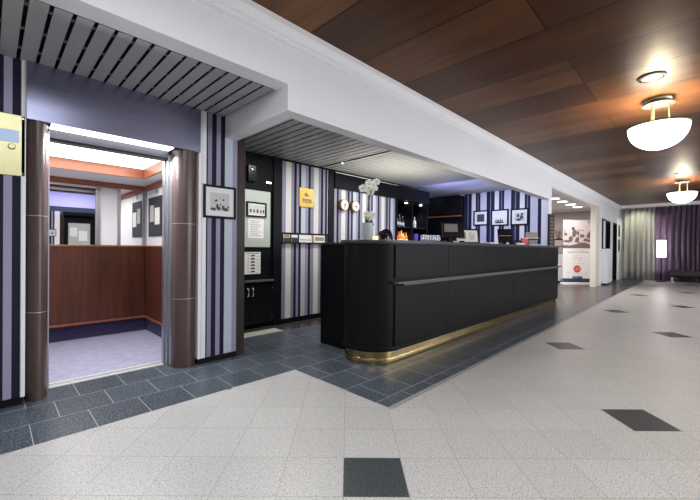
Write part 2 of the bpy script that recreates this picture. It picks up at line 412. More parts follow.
# lift doorway
lx0, lx1 = .312, 1.165
d = thing('door_1', 'steel framed lift doorway between two brown marble columns', 'doorway', (.73, 3.56, 0)); d['kind'] = 'structure'
W(MB().box(lx1, 1.185, 3.44, 3.50, 0, 1.94).box(lx1-.012, 1.185, 3.50, 3.56, 0, 1.94).box(lx1-.022, 1.185, 3.56, 3.62, 0, 1.94), 'jamb', 'steel', d)
W(MB().box(.295, lx0, 3.44, 3.62, 0, 1.94), 'jamb', 'steel', d)
W(MB().box(lx0, lx1-.022, 3.46, 3.62, 1.90, 1.964).box(lx0, lx1-.022, 3.50, 3.515, 1.885, 1.90), 'door_track', 'steel_dark', d)
W(MB().box(lx0, lx1-.022, 3.33, 3.46, 1.964, 1.972), 'light_strip', 'strip_light', d)
mb = MB(); mb.box(lx0-.02, lx1+.02, 3.56, 3.60, 0, .004); mb.box(lx0-.02, lx1+.02, 3.615, 3.63, 0, .004); mb.box(lx0-.02, lx1+.02, 3.645, 3.68, 0, .004); W(mb, 'sill', 'sill_metal', d)
W(MB().box(lx0-.02, lx1+.02, 3.56, 3.68, -.1, .0), 'sill_bed', 'steel_dark', d)

# lift car
c = thing('lift_car', 'open lift car with mahogany panelling, mirrors and grey carpet', 'lift', (.6, 4.4, 0))
cx0, cx1, cy0, cy1 = -.25, 1.47, 3.68, 5.24
W(MB().box(cx0, cx1, cy0, cy1, -.06, .003), 'carpet', 'carpet', c)
sub(W(MB().box(cx0, cx1-.01, 5.22, 5.26, .003, .19).box(1.455, 1.48, cy0, 5.24, .003, .19), 'skirting', 'skirting', c), 'dark blue carpeted skirting')
W(MB().box(cx0, 1.40, 5.10, 5.22, .185, 1.085).box(1.405, 1.46, cy0, 5.22, .185, 1.085), 'wainscot', 'mahogany', c)
W(MB().box(cx0, 1.405, 5.085, 5.16, 1.085, 1.108, .004).box(1.39, 1.46, cy0, 5.16, 1.085, 1.108, .004), 'cap_rail', 'cherry', c)
W(MB().box(cx0, 1.405, 5.088, 5.12, .185, .21, .004).box(1.393, 1.43, cy0, 5.12, .185, .21, .004), 'base_rail', 'cherry', c)
W(MB().box(cx0, .885, 5.105, 5.115, 1.108, 1.772), 'mirror', 'mirror', c)
W(MB().box(1.135, 1.375, 5.105, 5.115, 1.108, 1.80), 'mirror', 'mirror', c)
W(MB().box(.93, 1.10, 5.105, 5.13, 1.108, 1.78).box(cx0, 1.45, 5.115, 5.16, 1.10, 2.1), 'back_wall', 'white_paint', c)
W(MB().box(1.425, 1.46, cy0, 5.115, 1.108, 2.1), 'side_wall', 'white_paint', c)
W(MB().box(cx0-.03, cx0, cy0, 5.24, 0, 2.1), 'side_wall', 'white_paint', c)
for a, b in ((.885, .905), (.91, .93), (1.10, 1.118), (1.12, 1.135), (1.375, 1.395), (1.40, 1.425)):
    W(MB().box(a, b, 5.092, 5.115, 1.108, 1.80 if a < 1.3 else 1.86), 'edge_strip', 'steel', c)
W(MB().box(cx0, 1.425, 5.08, 5.115, 1.80, 1.86).box(1.39, 1.425, cy0, 5.08, 1.80, 1.86), 'cornice', 'cherry', c)
W(MB().box(cx0, 1.24, 4.50, 4.53, 1.86, 1.97).box(1.22, 1.24, cy0, 4.50, 1.86, 1.97), 'cornice', 'cherry', c)
W(MB().box(cx0, 1.425, 4.53, 5.115, 1.86, 1.88).box(1.24, 1.425, cy0, 4.53, 1.86, 1.88), 'ceiling', 'white_paint', c)
sub(W(MB().box(cx0, 1.22, 3.80, 4.50, 1.965, 1.985), 'light_panel', 'lift_light', c), 'glowing ceiling light panel')
W(MB().box(cx0, 1.425, 3.66, 3.80, 1.95, 2.0), 'door_header', 'steel_dark', c)
nb = W(MB().box(1.412, 1.425, 4.50, 4.98, 1.22, 1.70).box(1.408, 1.412, 4.53, 4.95, 1.25, 1.67), 'notice_board', 'ink', c)
WS(MB().box(1.405, 1.408, 4.55, 4.72, 1.36, 1.56), 'sheet', 'paper', nb, c)
WS(MB().box(1.405, 1.408, 4.76, 4.90, 1.40, 1.60), 'sheet', 'photo_pale', nb, c)
W(MB().box(1.418, 1.425, 4.66, 4.72, 1.74, 1.79), 'indicator', 'steel', c)

# brass call plate left of the lift
b = thing('call_plate', 'pale brass lift call plate with small blue display, left of the columns', 'call panel', (.06, YW, 1.57))
W(MB().box(-.13, .173, YW-.012, YW, 1.571, 1.985, .003), 'plate', 'pale_brass', b)
W(MB().box(-.05, .141, YW-.016, YW-.011, 1.795, 1.878, .002), 'display', 'display', b)
W(MB().lathe([(.0, 0), (.019, 0), (.019, .012), (.014, .018), (0, .018)], (.105, YW-.012, 1.765), 20, 'y'), 'button', 'pale_brass', b)
for z in (1.59, 1.965): W(MB().lathe([(0, 0), (.006, 0), (.005, .003), (0, .003)], (.16, YW-.012, z), 12, 'y'), 'screw', 'brass', b)

# ------------------------------------------------------------------ framed pictures (front faces local -y)
def picture(label, loc, rz, w, h, fw, mw, blobs, frame='black_paint', ground='photo_pale', name='framed_picture', cat='picture', group=None, depth=.025):
    t = thing(name, label, cat, loc, rz, group)
    a, z = w/2, h/2
    MB().box(-a, a, -depth, 0, z-fw, z, .002).box(-a, a, -depth, 0, -z, -z+fw, .002).box(-a, -a+fw, -depth, 0, -z+fw, z-fw).box(a-fw, a, -depth, 0, -z+fw, z-fw).build('frame', frame, t)
    MB().box(-a+fw, a-fw, -depth*.6, 0, -z+fw, z-fw).build('mat_board', 'mat_board', t)
    pw, ph = a-fw-mw[0], z-fw-mw[1]
    MB().box(-pw, pw, -depth*.6-.001, -depth*.6, -ph, ph).build('print', ground, t)
    if blobs:
        m = MB()
        for i, (bx, bz, r1, r2) in enumerate(blobs):
            pts = [((bx+r1*math.cos(k*PI/5+.3))*pw, (bz+r2*math.sin(k*PI/5+.3))*ph) for k in range(10)]
            pts = [(max(-pw, min(pw, p[0])), max(-ph, min(ph, p[1]))) for p in pts]
            m.prism(pts, -depth*.6-.0016-.0002*i, -depth*.6-.001, 'xz')
        m.build('image', 'photo_dark', t)
    return t
picture('black framed photo of two people at a table, beside the lift', (1.570, YW, 1.532), 0, .325, .315, .021, (.045, .05),
        [(-.42, .12, .15, .10), (-.36, .2, .08, .08), (.36, .26, .09, .13), (-.28, -.5, .13, .3), (-.12, -.72, .2, .2), (.34, -.62, .15, .28), (.58, -.78, .3, .18), (-.78, -.8, .2, .14), (.86, -.5, .1, .14), (.05, -.3, .07, .1), (-.55, -.85, .1, .2)])

# ------------------------------------------------------------------ reception niche walls
mb = MB(); mb.box(2.93, 3.832, YR, YR+.1, .07, ZS); struct('wall_back', mb, 'paper_back')
mb = MB(); mb.box(3.95, 5.62, YR, YR+.1, 0, 2.075); struct('wall_bar', mb, 'paper_bar')
mb = MB(); mb.box(2.93, 3.832, YR-.012, YR+.1, 0, .07); mb.box(2.80, 2.93, YR-.02, YR+.1, 0, ZS); mb.box(3.832, 3.95, YR-.02, YR+.1, 0, ZS); mb.box(2.93, 3.832, YR-.012, YR, 2.345, ZS); struct('trim_back', mb, 'black_paint')
mb = MB(); mb.box(3.95, 6.76, YR-.04, YR+.1, 2.075, ZS-.035); struct('trim_bulkhead', mb, 'black_wall')
mb = MB(); mb.box(3.95, 5.62, YR-.046, YR-.04, ZS-.045, ZS-.033); struct('trim_bulkhead_edge', mb, 'white_plastic')  # white strip drawn in for the lit line along the bulkhead top
mb = MB(); mb.box(XE, XE+.1, 2.44, 4.30, 0, 2.44); struct('wall_end', mb, 'paper_end')
mb = MB(); mb.box(XE, XE+.1, 4.30, 6.0, 0, 2.5); mb.box(5.62, XE+.1, 5.95, 6.05, 0, 2.5); struct('wall_kitchen', mb, 'black_wall')
mb = MB(); mb.box(XE, 8.44, YB, 2.44, 0, 2.41); struct('wall_pilaster', mb, 'white_paint')
mb = MB(); mb.box(XE+.1, 8.44, 2.44, 6.0, 0, 2.5); struct('wall_side_left', mb, 'white_paint')

# black wall unit left of the striped panel
u = thing('wall_cabinet', 'tall black wall unit with grey-green panel left of the striped panel', 'cabinet', (2.4, YR, 0))
x0, x1 = 1.85, 2.80
W(MB().box(x0, x1, YR+.02, YR+.4, .65, ZS).box(x0, x1, YR-.0, YR+.02, 1.875, ZS).box(x0, x1, YR, YR+.4, .06, .63), 'body', 'black_wall', u)
W(MB().box(x0, x1, YR+.03, YR+.1, 0, .06), 'plinth', 'black_paint', u)
sub(W(MB().box(2.10, 2.755, YR-.006, YR+.02, 1.10, 1.865, .003), 'panel', 'pale_green', u), 'grey-green panel')
W(MB().box(x0, x1, YR-.05, YR+.02, .63, .655, .003), 'worktop', 'steel', u)
for a, bb, hx in ((x0+.003, 2.435, 2.405), (2.44, x1-.003, 2.475)):
    dd = W(MB().box(a, bb, YR-.02, YR, .065, .625, .003), 'door', 'black_gloss', u)
    WS(MB().tube([(hx, YR-.02, .44), (hx, YR-.05, .45), (hx, YR-.05, .54), (hx, YR-.02, .55)], .009, 8), 'handle', 'sill_metal', dd, u)
    hn = 2.79 if bb > 2.5 else 1.86
    for hz in (.11, .52): WS(MB().box(hn-.008, hn, YR-.024, YR-.018, hz, hz+.04), 'hinge', 'steel', dd, u)
W(MB().box(2.69, 2.76, YR-.012, YR, 1.985, 2.005), 'lamp_strip', 'led_white', u)
p = thing('wall_phone', 'black handset unit mounted at top of the wall unit', 'phone', (2.45, YR, 1.98))
W(MB().box(2.39, 2.51, YR-.05, YR, 1.97, 2.19, .01), 'housing', 'black_gloss', p)
W(MB().ball((2.44, YR-.055, 2.13), .018, 1, .6, 1.6), 'handset', 'chrome', p)  # chrome bead set in as the highlight on the black housing
picture('small black framed strip of pictures at top of the grey-green panel', (2.53, YR-.006, 1.605), 0, .30, .20, .02, (.002, .02), [(-.7, -.3, .12, .4), (-.3, -.35, .1, .35), (.1, -.3, .12, .45), (.5, -.4, .1, .3), (.82, -.3, .1, .4)])
def sheet(label, loc, w, h, lines, name='notice_sheet', cat='notice', rz=0):
    t = thing(name, label, cat, loc, rz)
    MB().box(-w/2, w/2, -.003, 0, -h/2, h/2).build('paper', 'paper', t)
    m = MB()
    for z, a, bq, hh in lines:
        x = a*w
        while x < bq*w:
            l = random.uniform(.05, .13)*w; l = min(l, bq*w-x)
            m.box(x, x+l, -.0036, -.003, z*h-hh*h/2, z*h+hh*h/2); x += l+.02*w
    m.build('print', 'ink_grey', t); return t
sheet('white printed notice taped on the grey-green panel', (2.53, YR-.006, 1.355), .235, .27, [(.36-.09*k, -.36, random.choice((.15, .3, .36)), .028) for k in range(9)])
t = thing('price_board', 'pale board with six rows of small dark pictures above the worktop', 'notice', (2.49, YR+.02, .885))
MB().box(-.125, .125, -.012, 0, -.148, .148, .002).build('board', 'paper', t)
m = MB(); g = MB()
for k in range(6):
    z = .10-.043*k
    m.prism([(-.03, z-.012), (.0, z-.008), (.03, z-.012), (.04, z+.004), (.01, z+.014), (-.02, z+.008)], -.014, -.012, 'xz')
    g.box(-.07, -.055, -.0128, -.012, z-.006, z+.006).box(.05, .11, -.0128, -.012, z-.014, z-.011)
g.box(-.1, .1, -.0128, -.012, .125, .135)
m.build('picture_row', 'photo_dark', t); g.build('print', 'ink_grey', t)

# slot shelf with brochures in the striped panel
t = thing('slot_shelf', 'shallow black slot shelf across the striped panel', 'shelf', (3.38, YR, 1.16))
W(MB().box(2.93, 3.832, YR-.012, YR, 1.295, 1.318).box(2.93, 3.832, YR-.05, YR, 1.16, 1.178), 'rail', 'black_paint', t)
W(MB().box(2.93, 3.832, YR-.008, YR-.001, 1.178, 1.295), 'back_panel', 'void', t)
def brochure(label, xa, xb, z1, mat, cover=None, dark=False, ymid=YR-.032):
    o = thing('brochure', label, 'brochure', ((xa+xb)/2, ymid, 1.178), 0, 'brochures in the slot shelf')
    W(MB().box(xa, xb, ymid, ymid+.008, 1.178, z1), 'pages', 'paper', o)
    if dark: W(MB().box(xa, xb, ymid-.002, ymid-.0012, 1.178, 1.243), 'lower_cover', 'ink', o)
    if cover: W(MB().box(xa+.01, xb-.01, ymid-.0012, ymid, cover[0], cover[1]), 'cover_print', mat, o)
    else: W(MB().box(xa, xb, ymid-.0012, ymid, z1-.02, z1), 'cover_print', mat, o)
brochure('orange brochure at left end of the slot shelf', 2.96, 3.07, 1.29, 'copper_brown', (1.25, 1.288), True)
brochure('white topped dark brochure second from left in the slot shelf', 3.10, 3.21, 1.285, 'ink_grey', (1.245, 1.25), True)
brochure('wide white brochure at middle of the slot shelf', 3.24, 3.46, 1.29, 'ink_grey', (1.21, 1.222))
brochure('cream brochure with printed cover at right of the slot shelf', 3.53, 3.74, 1.29, 'tan_print', (1.205, 1.265))
brochure('brown brochure wedged between the white and cream ones', 3.47, 3.525, 1.288, 'copper_brown', (1.18, 1.285))

# gold plaque with crest and bars
t = thing('gold_plaque', 'square gold plaque with dark crest and bars on the striped panel', 'plaque', (3.39, YR, 1.86))
MB().box(-.142, .142, -.016, 0, -.148, .14, .004).build('plate', 'gold', t)
m = MB()
m.prism([(-.045, .012), (-.028, .02), (.03, .018), (.05, .012), (.045, .03), (.03, .04), (.01, .042), (.0, .062), (-.022, .075), (-.03, .055), (-.05, .06), (-.04, .042)], -.0185, -.016, 'xz')
for k in range(5): m.box(-.082+k*.037, -.062+k*.037, -.0185, -.016, -.082, -.02)
for k in range(4): m.box(-.076+k*.037, -.044+k*.037, -.0185, -.016, -.034-.012*(k % 2), -.026-.012*(k % 2))
m.build('emblem', 'brown_leather', t)

# two round wall clocks
for lab, cxk, hr in (('left round gold rimmed wall clock on the stripes', 4.145, .9), ('right round gold rimmed wall clock on the stripes', 4.41, 2.2)):
    t = thing('wall_clock', lab, 'clock', (cxk, YR, 1.815), 0, 'clocks above the desk')
    MB().lathe([(0, 0), (.095, 0), (.098, .06), (.094, .075), (.085, .077), (.082, .066), (0, .066)], (0, 0, 0), 36, 'y').build('case', 'gold', t)
    MB().lathe([(0, .066), (.083, .066), (.081, .069), (0, .07)], (0, 0, 0), 36, 'y').build('dial', 'white_plastic', t)
    m = MB(); m.bar((0, -.073, 0), (.05*math.sin(hr), -.073, .05*math.cos(hr)), .003, .014); m.bar((0, -.075, 0), (.07*math.sin(hr+2.4), -.075, .07*math.cos(hr+2.4)), .003, .008); m.lathe([(0, .068), (.014, .068), (.014, .078), (0, .078)], (0, 0, 0), 12, 'y')
    m.build('hands', 'ink', t)

# bar shelf
bx0, bx1 = 5.64, 6.76
t = thing('bar_shelf', 'black back bar with two lit shelf bays beyond the stripes', 'shelf unit', (6.2, YR, 0))
W(MB().box(bx0, bx1, YR, YR+.42, 0, 1.19).box(bx0, bx0+.03, YR, YR+.42, 1.19, 2.075).box(bx1-.03, bx1, YR, YR+.42, 1.19, 2.075).box(6.17, 6.20, YR, YR+.42, 1.19, 2.075).box(bx0, bx1, YR+.40, YR+.45, 1.19, 2.075).box(bx0, bx1, YR+.1, YR+.42, 2.06, 2.3), 'carcass', 'black_paint', t)
W(MB().box(bx0+.03, 6.17, YR+.02, YR+.40, 1.52, 1.545).box(6.20, bx1-.03, YR+.02, YR+.40, 1.52, 1.545), 'shelf', 'black_gloss', t)
for xx in (5.72, 6.12, 6.66):
    W(MB().lathe([(0, -.02), (.03, -.02), (.03, 0), (0, 0)], (xx, YR+.12, 2.06), 16), 'spotlight', 'led_white', t)
def bottle(lab, x, y, z, h, r, mat, neck=.34, nm='bottle', cat='bottle', grp='bottles in the back bar', cap=None):
    t = thing(nm, lab, cat, (x, y, z), 0, grp)
    MB().lathe([(0, 0), (r*.95, 0), (r, .01), (r, h*(1-neck-.12)), (r*.8, h*(1-neck-.05)), (r*.36, h*(1-neck+.06)), (r*.33, h*.93), (r*.4, h*.94), (r*.4, h*.97), (0, h*.97)], (0, 0, 0), 18).build('body', mat, t)
    MB().lathe([(0, h*.97), (r*.38, h*.97), (r*.38, h), (0, h)], (0, 0, 0), 12).build('cap', cap or 'steel', t)
    MB().lathe([(r*1.01, h*.18), (r*1.02, h*.19), (r*1.02, h*.38), (r*1.01, h*.39)], (0, 0, 0), 18).build('label_band', 'paper', t)
    return t
for lab, x, h, mt in (('tall blue lit bottle at left edge of the upper left bay', 5.73, .31, 'blue_lit_glass'), ('slim pale blue lit bottle second from left in the upper left bay', 5.82, .27, 'blue_lit_glass'), ('clear bottle third from left in the upper left bay', 5.92, .25, 'glass'), ('clear bottle at right of the upper left bay', 6.03, .22, 'glass'),
                      ('cream white bottle at left of the upper right bay', 6.32, .29, 'white_glass'), ('shorter cream white bottle at right of the upper right bay', 6.46, .24, 'white_glass')):
    bottle(lab, x, YR+.14, 1.546, h, .036, mt)
for k, (x, lab) in enumerate(((5.79, 'first'), (5.874, 'second'), (5.958, 'third'), (6.042, 'fourth'), (6.126, 'fifth'))):
    bottle('orange bottle, %s from left on the lower bar shelf' % lab, x, YR+.12, 1.191, .24+.02*(k % 3), .038, 'amber_glass', .28, grp='orange bottles on the lower bar shelf', cap='copper_brown')
bottle('orange bottle right of the shelf divider on the lower bar shelf', 6.285, YR+.12, 1.191, .25, .03, 'amber_glass', .28, grp='orange bottles on the lower bar shelf', cap='copper_brown')
t = thing('gift_box', 'violet box beside the orange bottles on lower bar shelf', 'box', (6.44, YR+.13, 1.191))
MB().box(-.06, .06, -.06, .06, 0, .19, .004).build('box', 'violet', t); MB().box(-.062, .062, -.062, .062, .19, .225, .004).build('lid', 'violet', t)
# side counter with glasses near the bar
t = thing('service_table', 'low black service counter behind the desk near the bar', 'counter', (5.95, 3.75, 0))
W(MB().box(5.55, 6.35, 3.6, 3.9, .06, 1.21), 'carcass', 'black_wall', t); W(MB().box(5.53, 6.37, 3.58, 3.92, 1.21, 1.24, .004), 'top', 'black_gloss', t); W(MB().box(5.58, 6.32, 3.63, 3.88, 0, .06), 'plinth', 'void', t)
gl = None
for k in range(8):
    x = 5.64+.085*k
    lab = 'upturned drinking glass, %s from left on the service counter' % ('first', 'second', 'third', 'fourth', 'fifth', 'sixth', 'seventh', 'eighth')[k]
    o = MB().lathe([(.028, 0), (.031, .002), (.034, .12), (.031, .121), (.027, .008), (0, .008)], (0, 0, 0), 16).build('drinking_glass', 'glass') if gl is None else gl.copy()
    if gl is None: gl = o
    else: COL.objects.link(o)
    o.location = (x, 3.7+.012*(k % 2), 1.241); tag(o, lab, 'glass', 'glasses on the service counter')
# dark kitchen opening on end wall, built as a closed black unit
t = thing('kitchen_opening', 'dark kitchen opening built as a tall unit, far left of the end wall', 'cabinet', (XE, 4.8, 0), -PI/2)
MB().box(-.5, .62, -.10, 0, .06, 2.40).build('carcass', 'black_wall', t)
MB().box(-.5, .62, -.08, 0, 0, .06).build('plinth', 'void', t)
MB().box(-.49, .05, -.122, -.10, 1.97, 2.38, .003).box(.06, .61, -.122, -.10, 1.97, 2.38, .003).build('upper_door', 'black_gloss', t)
MB().box(-.49, .61, -.16, -.10, 1.90, 1.93).build('shelf_rail', 'copper_brown', t)
MB().box(-.49, .05, -.122, -.10, .08, 1.1, .003).box(.06, .61, -.122, -.10, .08, 1.1, .003).build('lower_door', 'black_gloss', t)

# three pictures on the striped end wall
YP = -PI/2
picture('left black framed picture on the striped end wall, dark portrait', (XE, 3.755, 1.84), YP, .36, .36, .032, (.06, .06), [(-.1, -.1, .3, .6)], ground='photo_dark')
picture('middle black framed picture on the striped end wall, pale skyline', (XE, 3.31, 1.825), YP, .40, .375, .03, (.004, .004), [(-.5, -.5, .08, .25), (-.3, -.55, .08, .35), (-.1, -.55, .1, .25), (.12, -.5, .07, .4), (.35, -.55, .1, .3), (.0, -.72, .75, .1)], ground='mat_board')
picture('right black framed picture on the striped end wall, dark figures', (XE, 2.875, 1.82), YP, .38, .37, .032, (.055, .055), [(-.3, .3, .3, .4), (.4, -.1, .35, .5), (-.2, -.6, .5, .3), (.5, .6, .25, .25)], ground='photo_pale')

# ------------------------------------------------------------------ reception counter
FY, RR, EX = 2.085, .305, 8.06
def outline(off, r=RR, end=EX):
    """plan of the counter: straight front, bullnose left end; off grows it outward"""
    cx, cy = 2.46+r, FY+r; R_ = r+off
    pts = [(end, FY-off)]
    for k in range(25):
        a = -PI/2-PI*k/24; pts.append((cx+R_*math.cos(a), cy+R_*math.sin(a)))
    pts.append((end, cy+R_)); return pts
k = thing('reception_counter', 'long black reception counter with bullnose end and brass plinth', 'counter', (5.3, 2.43, 0))
mb = MB(); mb.prism(outline(0), .165, 1.135, 'xy'); mb.smooth = True; W(mb, 'body', 'counter_black', k)
mb = MB(); mb.prism(outline(.012), .125, .165, 'xy', bev=.004); mb.smooth = True; W(mb, 'bottom_bead', 'counter_black', k)
mb = MB(); mb.prism(outline(.035), 1.145, 1.18, 'xy', bev=.006); mb.smooth = True; W(mb, 'top', 'counter_top', k)
mb = MB(); mb.prism(outline(.008), 1.135, 1.145, 'xy'); mb.smooth = True; W(mb, 'top_shadow_line', 'groove', k)
mb = MB(); mb.prism(outline(-.025), .0, .125, 'xy'); mb.smooth = True; sub(W(mb, 'plinth', 'brass', k), 'brass plinth band')
mb = MB(); mb.prism(outline(-.014), .0, .055, 'xy', bev=.004); mb.smooth = True; sub(W(mb, 'plinth_step', 'brass', k), 'bright lower brass step')
seams = [2.71, 3.70, 4.68, 5.68, 6.74, EX]
for a, bb in zip(seams, seams[1:]):
    W(MB().box(a+.003, bb-.003, FY-.012, FY, .815, 1.13, .002).box(a+.003, bb-.003, FY-.012, FY, .17, .745, .002), 'front_panel', 'counter_black', k)
sub(W(MB().box(2.68, EX, FY-.075, FY-.012, .765, .787, .004).box(2.80, EX-.1, FY-.05, FY-.012, .745, .765), 'rail', 'rail_metal', k), 'grey metal bag rail')
t = thing('gate_panel', 'black side panel closing the gap behind the counter end', 'panel', (2.72, 2.96, 0))
W(MB().box(2.70, 2.75, 2.765, 3.14, .0, 1.135, .004), 'panel', 'counter_black', t); W(MB().box(2.69, 2.76, 2.765, 3.15, 1.135, 1.16, .004), 'cap', 'counter_top', t)

# orchid
ZT = 1.18
t = thing('orchid_vase', 'white orchid in a frosted glass vase on the counter end', 'plant', (2.845, 2.56, ZT))
sub(MB().lathe([(0, 0), (.043, 0), (.048, .01), (.062, .19), (.058, .19), (.044, .02), (0, .02)], (0, 0, 0), 24).build('vase', 'frost_glass', t), 'frosted glass vase')
stem1 = [(0, 0, .03), (-.02, .01, .2), (.005, .0, .32), (.02, -.005, .42), (.045, -.01, .53), (.07, -.01, .59)]
MB().tube(stem1, .0045, 8).build('stem', 'stem', t)
MB().tube([(0, 0, .03), (.02, .0, .18), (.045, .0, .27)], .0045, 8).build('stem', 'stem', t)
def blossom(cpt, s_, face):
    m = MB(); rot = Vector(face).to_track_quat('Z', 'Y').to_matrix().to_4x4()
    for q in range(5):
        a = q*2*PI/5+.3; wq = 1.25 if q in (0, 2) else .85
        mm = rot @ Matrix.Rotation(a, 4, 'Z') @ Matrix.Translation((s_*.52, 0, 0)) @ Matrix.Rotation(-.25, 4, 'Y')
        m.ball((0, 0, 0), s_*.56, 1, wq*.9, .22, 12, 6, mat=mm)
    m.bm.transform(Matrix.Translation(cpt))
    f = m.build('blossom', 'petal', t)
    q = MB(); q.ball((0, 0, 0), s_*.2, 1, 1, 1.1, 10, 6); q.bm.transform(Matrix.Translation(Vector(cpt)+Vector(face).normalized()*s_*.15)); q.build('blossom_heart', 'petal_core', f)
fv = (-.6, -.75, .1)
for cpt, s_ in (((-.05, .02, .555), .046), ((-.005, -.02, .605), .046), ((.045, .0, .535), .048), ((.05, -.03, .60), .044), ((.10, -.04, .64), .040), ((.085, -.03, .57), .036), ((.02, .0, .245), .05), ((.06, -.01, .275), .045), ((.045, .01, .205), .035), ((-.01, .0, .285), .035)):
    blossom(cpt, s_*1.0, (fv[0]+random.uniform(-.3, .3), fv[1]+random.uniform(-.3, .3), random.uniform(-.2, .4)))
for pts in ([(.0, 0, .17), (.04, -.02, .21), (.075, -.03, .17)], [(0, 0, .17), (-.03, -.02, .215), (-.045, -.03, .225)]):
    m = MB(); m.tube(pts, [.006, .022, .004], 8); m.build('leaf', 'leaf', t)
t = thing('candle_holder', 'small glowing tea light holder with dark curved handle beside the orchid', 'candle', (2.935, 2.52, ZT))
MB().lathe([(0, 0), (.026, 0), (.03, .004), (.032, .05), (.029, .05), (.027, .008), (0, .008)], (0, 0, 0), 18).build('cup', 'candle_glow', t)
MB().tube([(.03, -.02, .003), (.045, -.03, .03), (.03, -.02, .06), (.0, .0, .072)], [.007, .009, .009, .006], 8).build('handle', 'copper_brown', t)
t = thing('arched_ornament', 'black rounded animal-like ornament right of the tea light', 'ornament', (3.045, 2.48, ZT+.008), -.75)
m = MB(); m.ball((0, 0, .085), .06, 1.05, .7, .8)
m.tube([(.05, 0, .10), (.085, 0, .09), (.10, 0, .05), (.105, 0, .0)], [.03, .026, .02, .016], 10)
m.tube([(-.03, 0, .12), (.02, 0, .145), (.07, 0, .125), (.09, 0, .08)], [.03, .03, .026, .018], 10)
for lx in (-.05, -.005): m.tube([(lx, .0, .07), (lx-.012, 0, .0)], [.028, .02], 10)
m.ball((-.055, 0, .095), .042, 1, .8, 1); m.tube([(-.075, 0, .08), (-.095, 0, .05), (-.1, 0, .005)], [.02, .016, .012], 8)
m.bm.transform(Matrix.Scale(.76, 4)); o = m.build('body', 'black_gloss', t)

# desk equipment along the counter (fronts face the desk side; backs towards the lobby)
t = thing('till_terminal', 'brown backed till terminal on the counter beside the framed menu', 'till', (4.58, 2.50, ZT), -.72)
MB().box(-.13, .13, -.10, .10, 0, .035, .006).build('base', 'black_gloss', t)
MB().box(-.03, .03, .0, .04, .035, .14).build('neck', 'black_gloss', t)
m = MB(); m.box(-.155, .155, -.016, .016, -.11, .11, .006); m.bm.transform(Matrix.Translation((0, .0, .185)) @ Matrix.Rotation(-.22, 4, 'X')); m.build('screen_back', 'black_gloss', t)
m = MB(); m.box(-.13, .06, -.019, -.016, -.03, .085); m.bm.transform(Matrix.Translation((0, .0, .185)) @ Matrix.Rotation(-.22, 4, 'X')); m.build('panel', 'screen_grey', t)
MB().box(-.03, .05, -.112, -.10, .004, .03).build('card', 'paper', t)
t = thing('framed_menu', 'black framed menu card with two pictures leaning on the counter', 'menu', (4.86, 2.42, ZT), -.62)
RX = Matrix.Translation((0, 0, .006)) @ Matrix.Rotation(-.2, 4, 'X')
def tilt(m): m.bm.transform(RX); return m
tilt(MB().box(-.19, .19, -.0, .014, .0, .215, .003)).build('frame', 'black_paint', t)
tilt(MB().box(-.163, .163, -.002, .0, .02, .19)).build('card', 'paper', t)
tilt(MB().box(-.14, -.02, -.003, -.002, .06, .17)).build('picture', 'tan_print', t)
tilt(MB().prism([(.03, .05), (.09, .04), (.125, .09), (.11, .17), (.085, .12), (.06, .175), (.03, .16)], -.003, -.002, 'xz')).build('drawing', 'rose_print', t)
tilt(MB().bar((0, .014, .15), (0, .10, .03), .03, .006)).build('easel_leg', 'black_paint', t)
t = thing('desk_monitor', 'tilted black desk screen seen from behind on the counter', 'monitor', (6.42, 2.50, ZT), -.95)
MB().box(-.10, .10, -.08, .08, 0, .015, .004).build('foot', 'black_gloss', t)
MB().bar((0, .02, .01), (0, -.01, .12), .05, .02).build('stand', 'black_gloss', t)
m = MB(); m.box(-.12, .12, -.014, .014, -.125, .125, .004); m.bm.transform(Matrix.Translation((0, -.01, .165)) @ Matrix.Rotation(-.35, 4, 'X')); m.build('screen_back', 'black_gloss', t)
m = MB(); m.box(-.10, .10, -.017, -.014, -.012, -.004); m.bm.transform(Matrix.Translation((0, -.01, .165)) @ Matrix.Rotation(-.35, 4, 'X')); m.build('trim_line', 'steel', t)
t = thing('desk_phone', 'black desk telephone lying low between the screen and leaflets', 'phone', (6.95, 2.45, ZT), -.5)
MB().prism([(-.1, 0), (.1, 0), (.1, .02), (-.1, .06)], -.13, .13, 'yz', mat=Matrix.Rotation(PI, 4, 'Z')).build('base', 'black_gloss', t)
MB().tube([(-.11, .04, .07), (-.08, .05, .085), (.05, .05, .085), (.09, .04, .07)], [.024, .016, .016, .024], 10).build('handset', 'black_paint', t)
t = thing('leaflet_stand', 'leaflet stand with red and green cards near counter end', 'leaflet stand', (7.62, 2.47, ZT), -.75)
MB().box(-.19, .19, -.07, .07, 0, .03, .004).build('base', 'brown_leather', t)
MB().box(-.17, .17, .03, .04, .03, .15).build('back', 'black_paint', t)
MB().box(-.17, -.04, -.01, .0, .03, .15).build('card', 'red', t)
MB().box(-.02, .16, .0, .01, .03, .12).build('card', 'black_gloss', t)
MB().box(-.08, .15, .014, .022, .15, .27).build('card', 'tan_print', t)
MB().box(-.17, .17, -.014, -.006, .148, .16).build('ledge', 'white_plastic', t)
MB().box(-.05, .18, -.072, -.07, .004, .026).build('label_strip', 'paper', t)
for lab, x, y, w_, mt in (('white card holder lying left of the desk screen', 5.80, 2.44, .05, 'paper'), ('white paper pad lying right of the desk screen', 6.62, 2.30, .09, 'paper'), ('small dark card box between the menu and screen', 5.62, 2.46, .05, 'steel_dark')):
    t = thing('card_holder', lab, 'card holder', (x, y, ZT), -.6)
    MB().box(-w_, w_, -.03, .03, 0, .014, .003).build('tray', mt, t); MB().box(-w_*.85, w_*.85, .0, .02, .014, .034).build('card', mt, t)

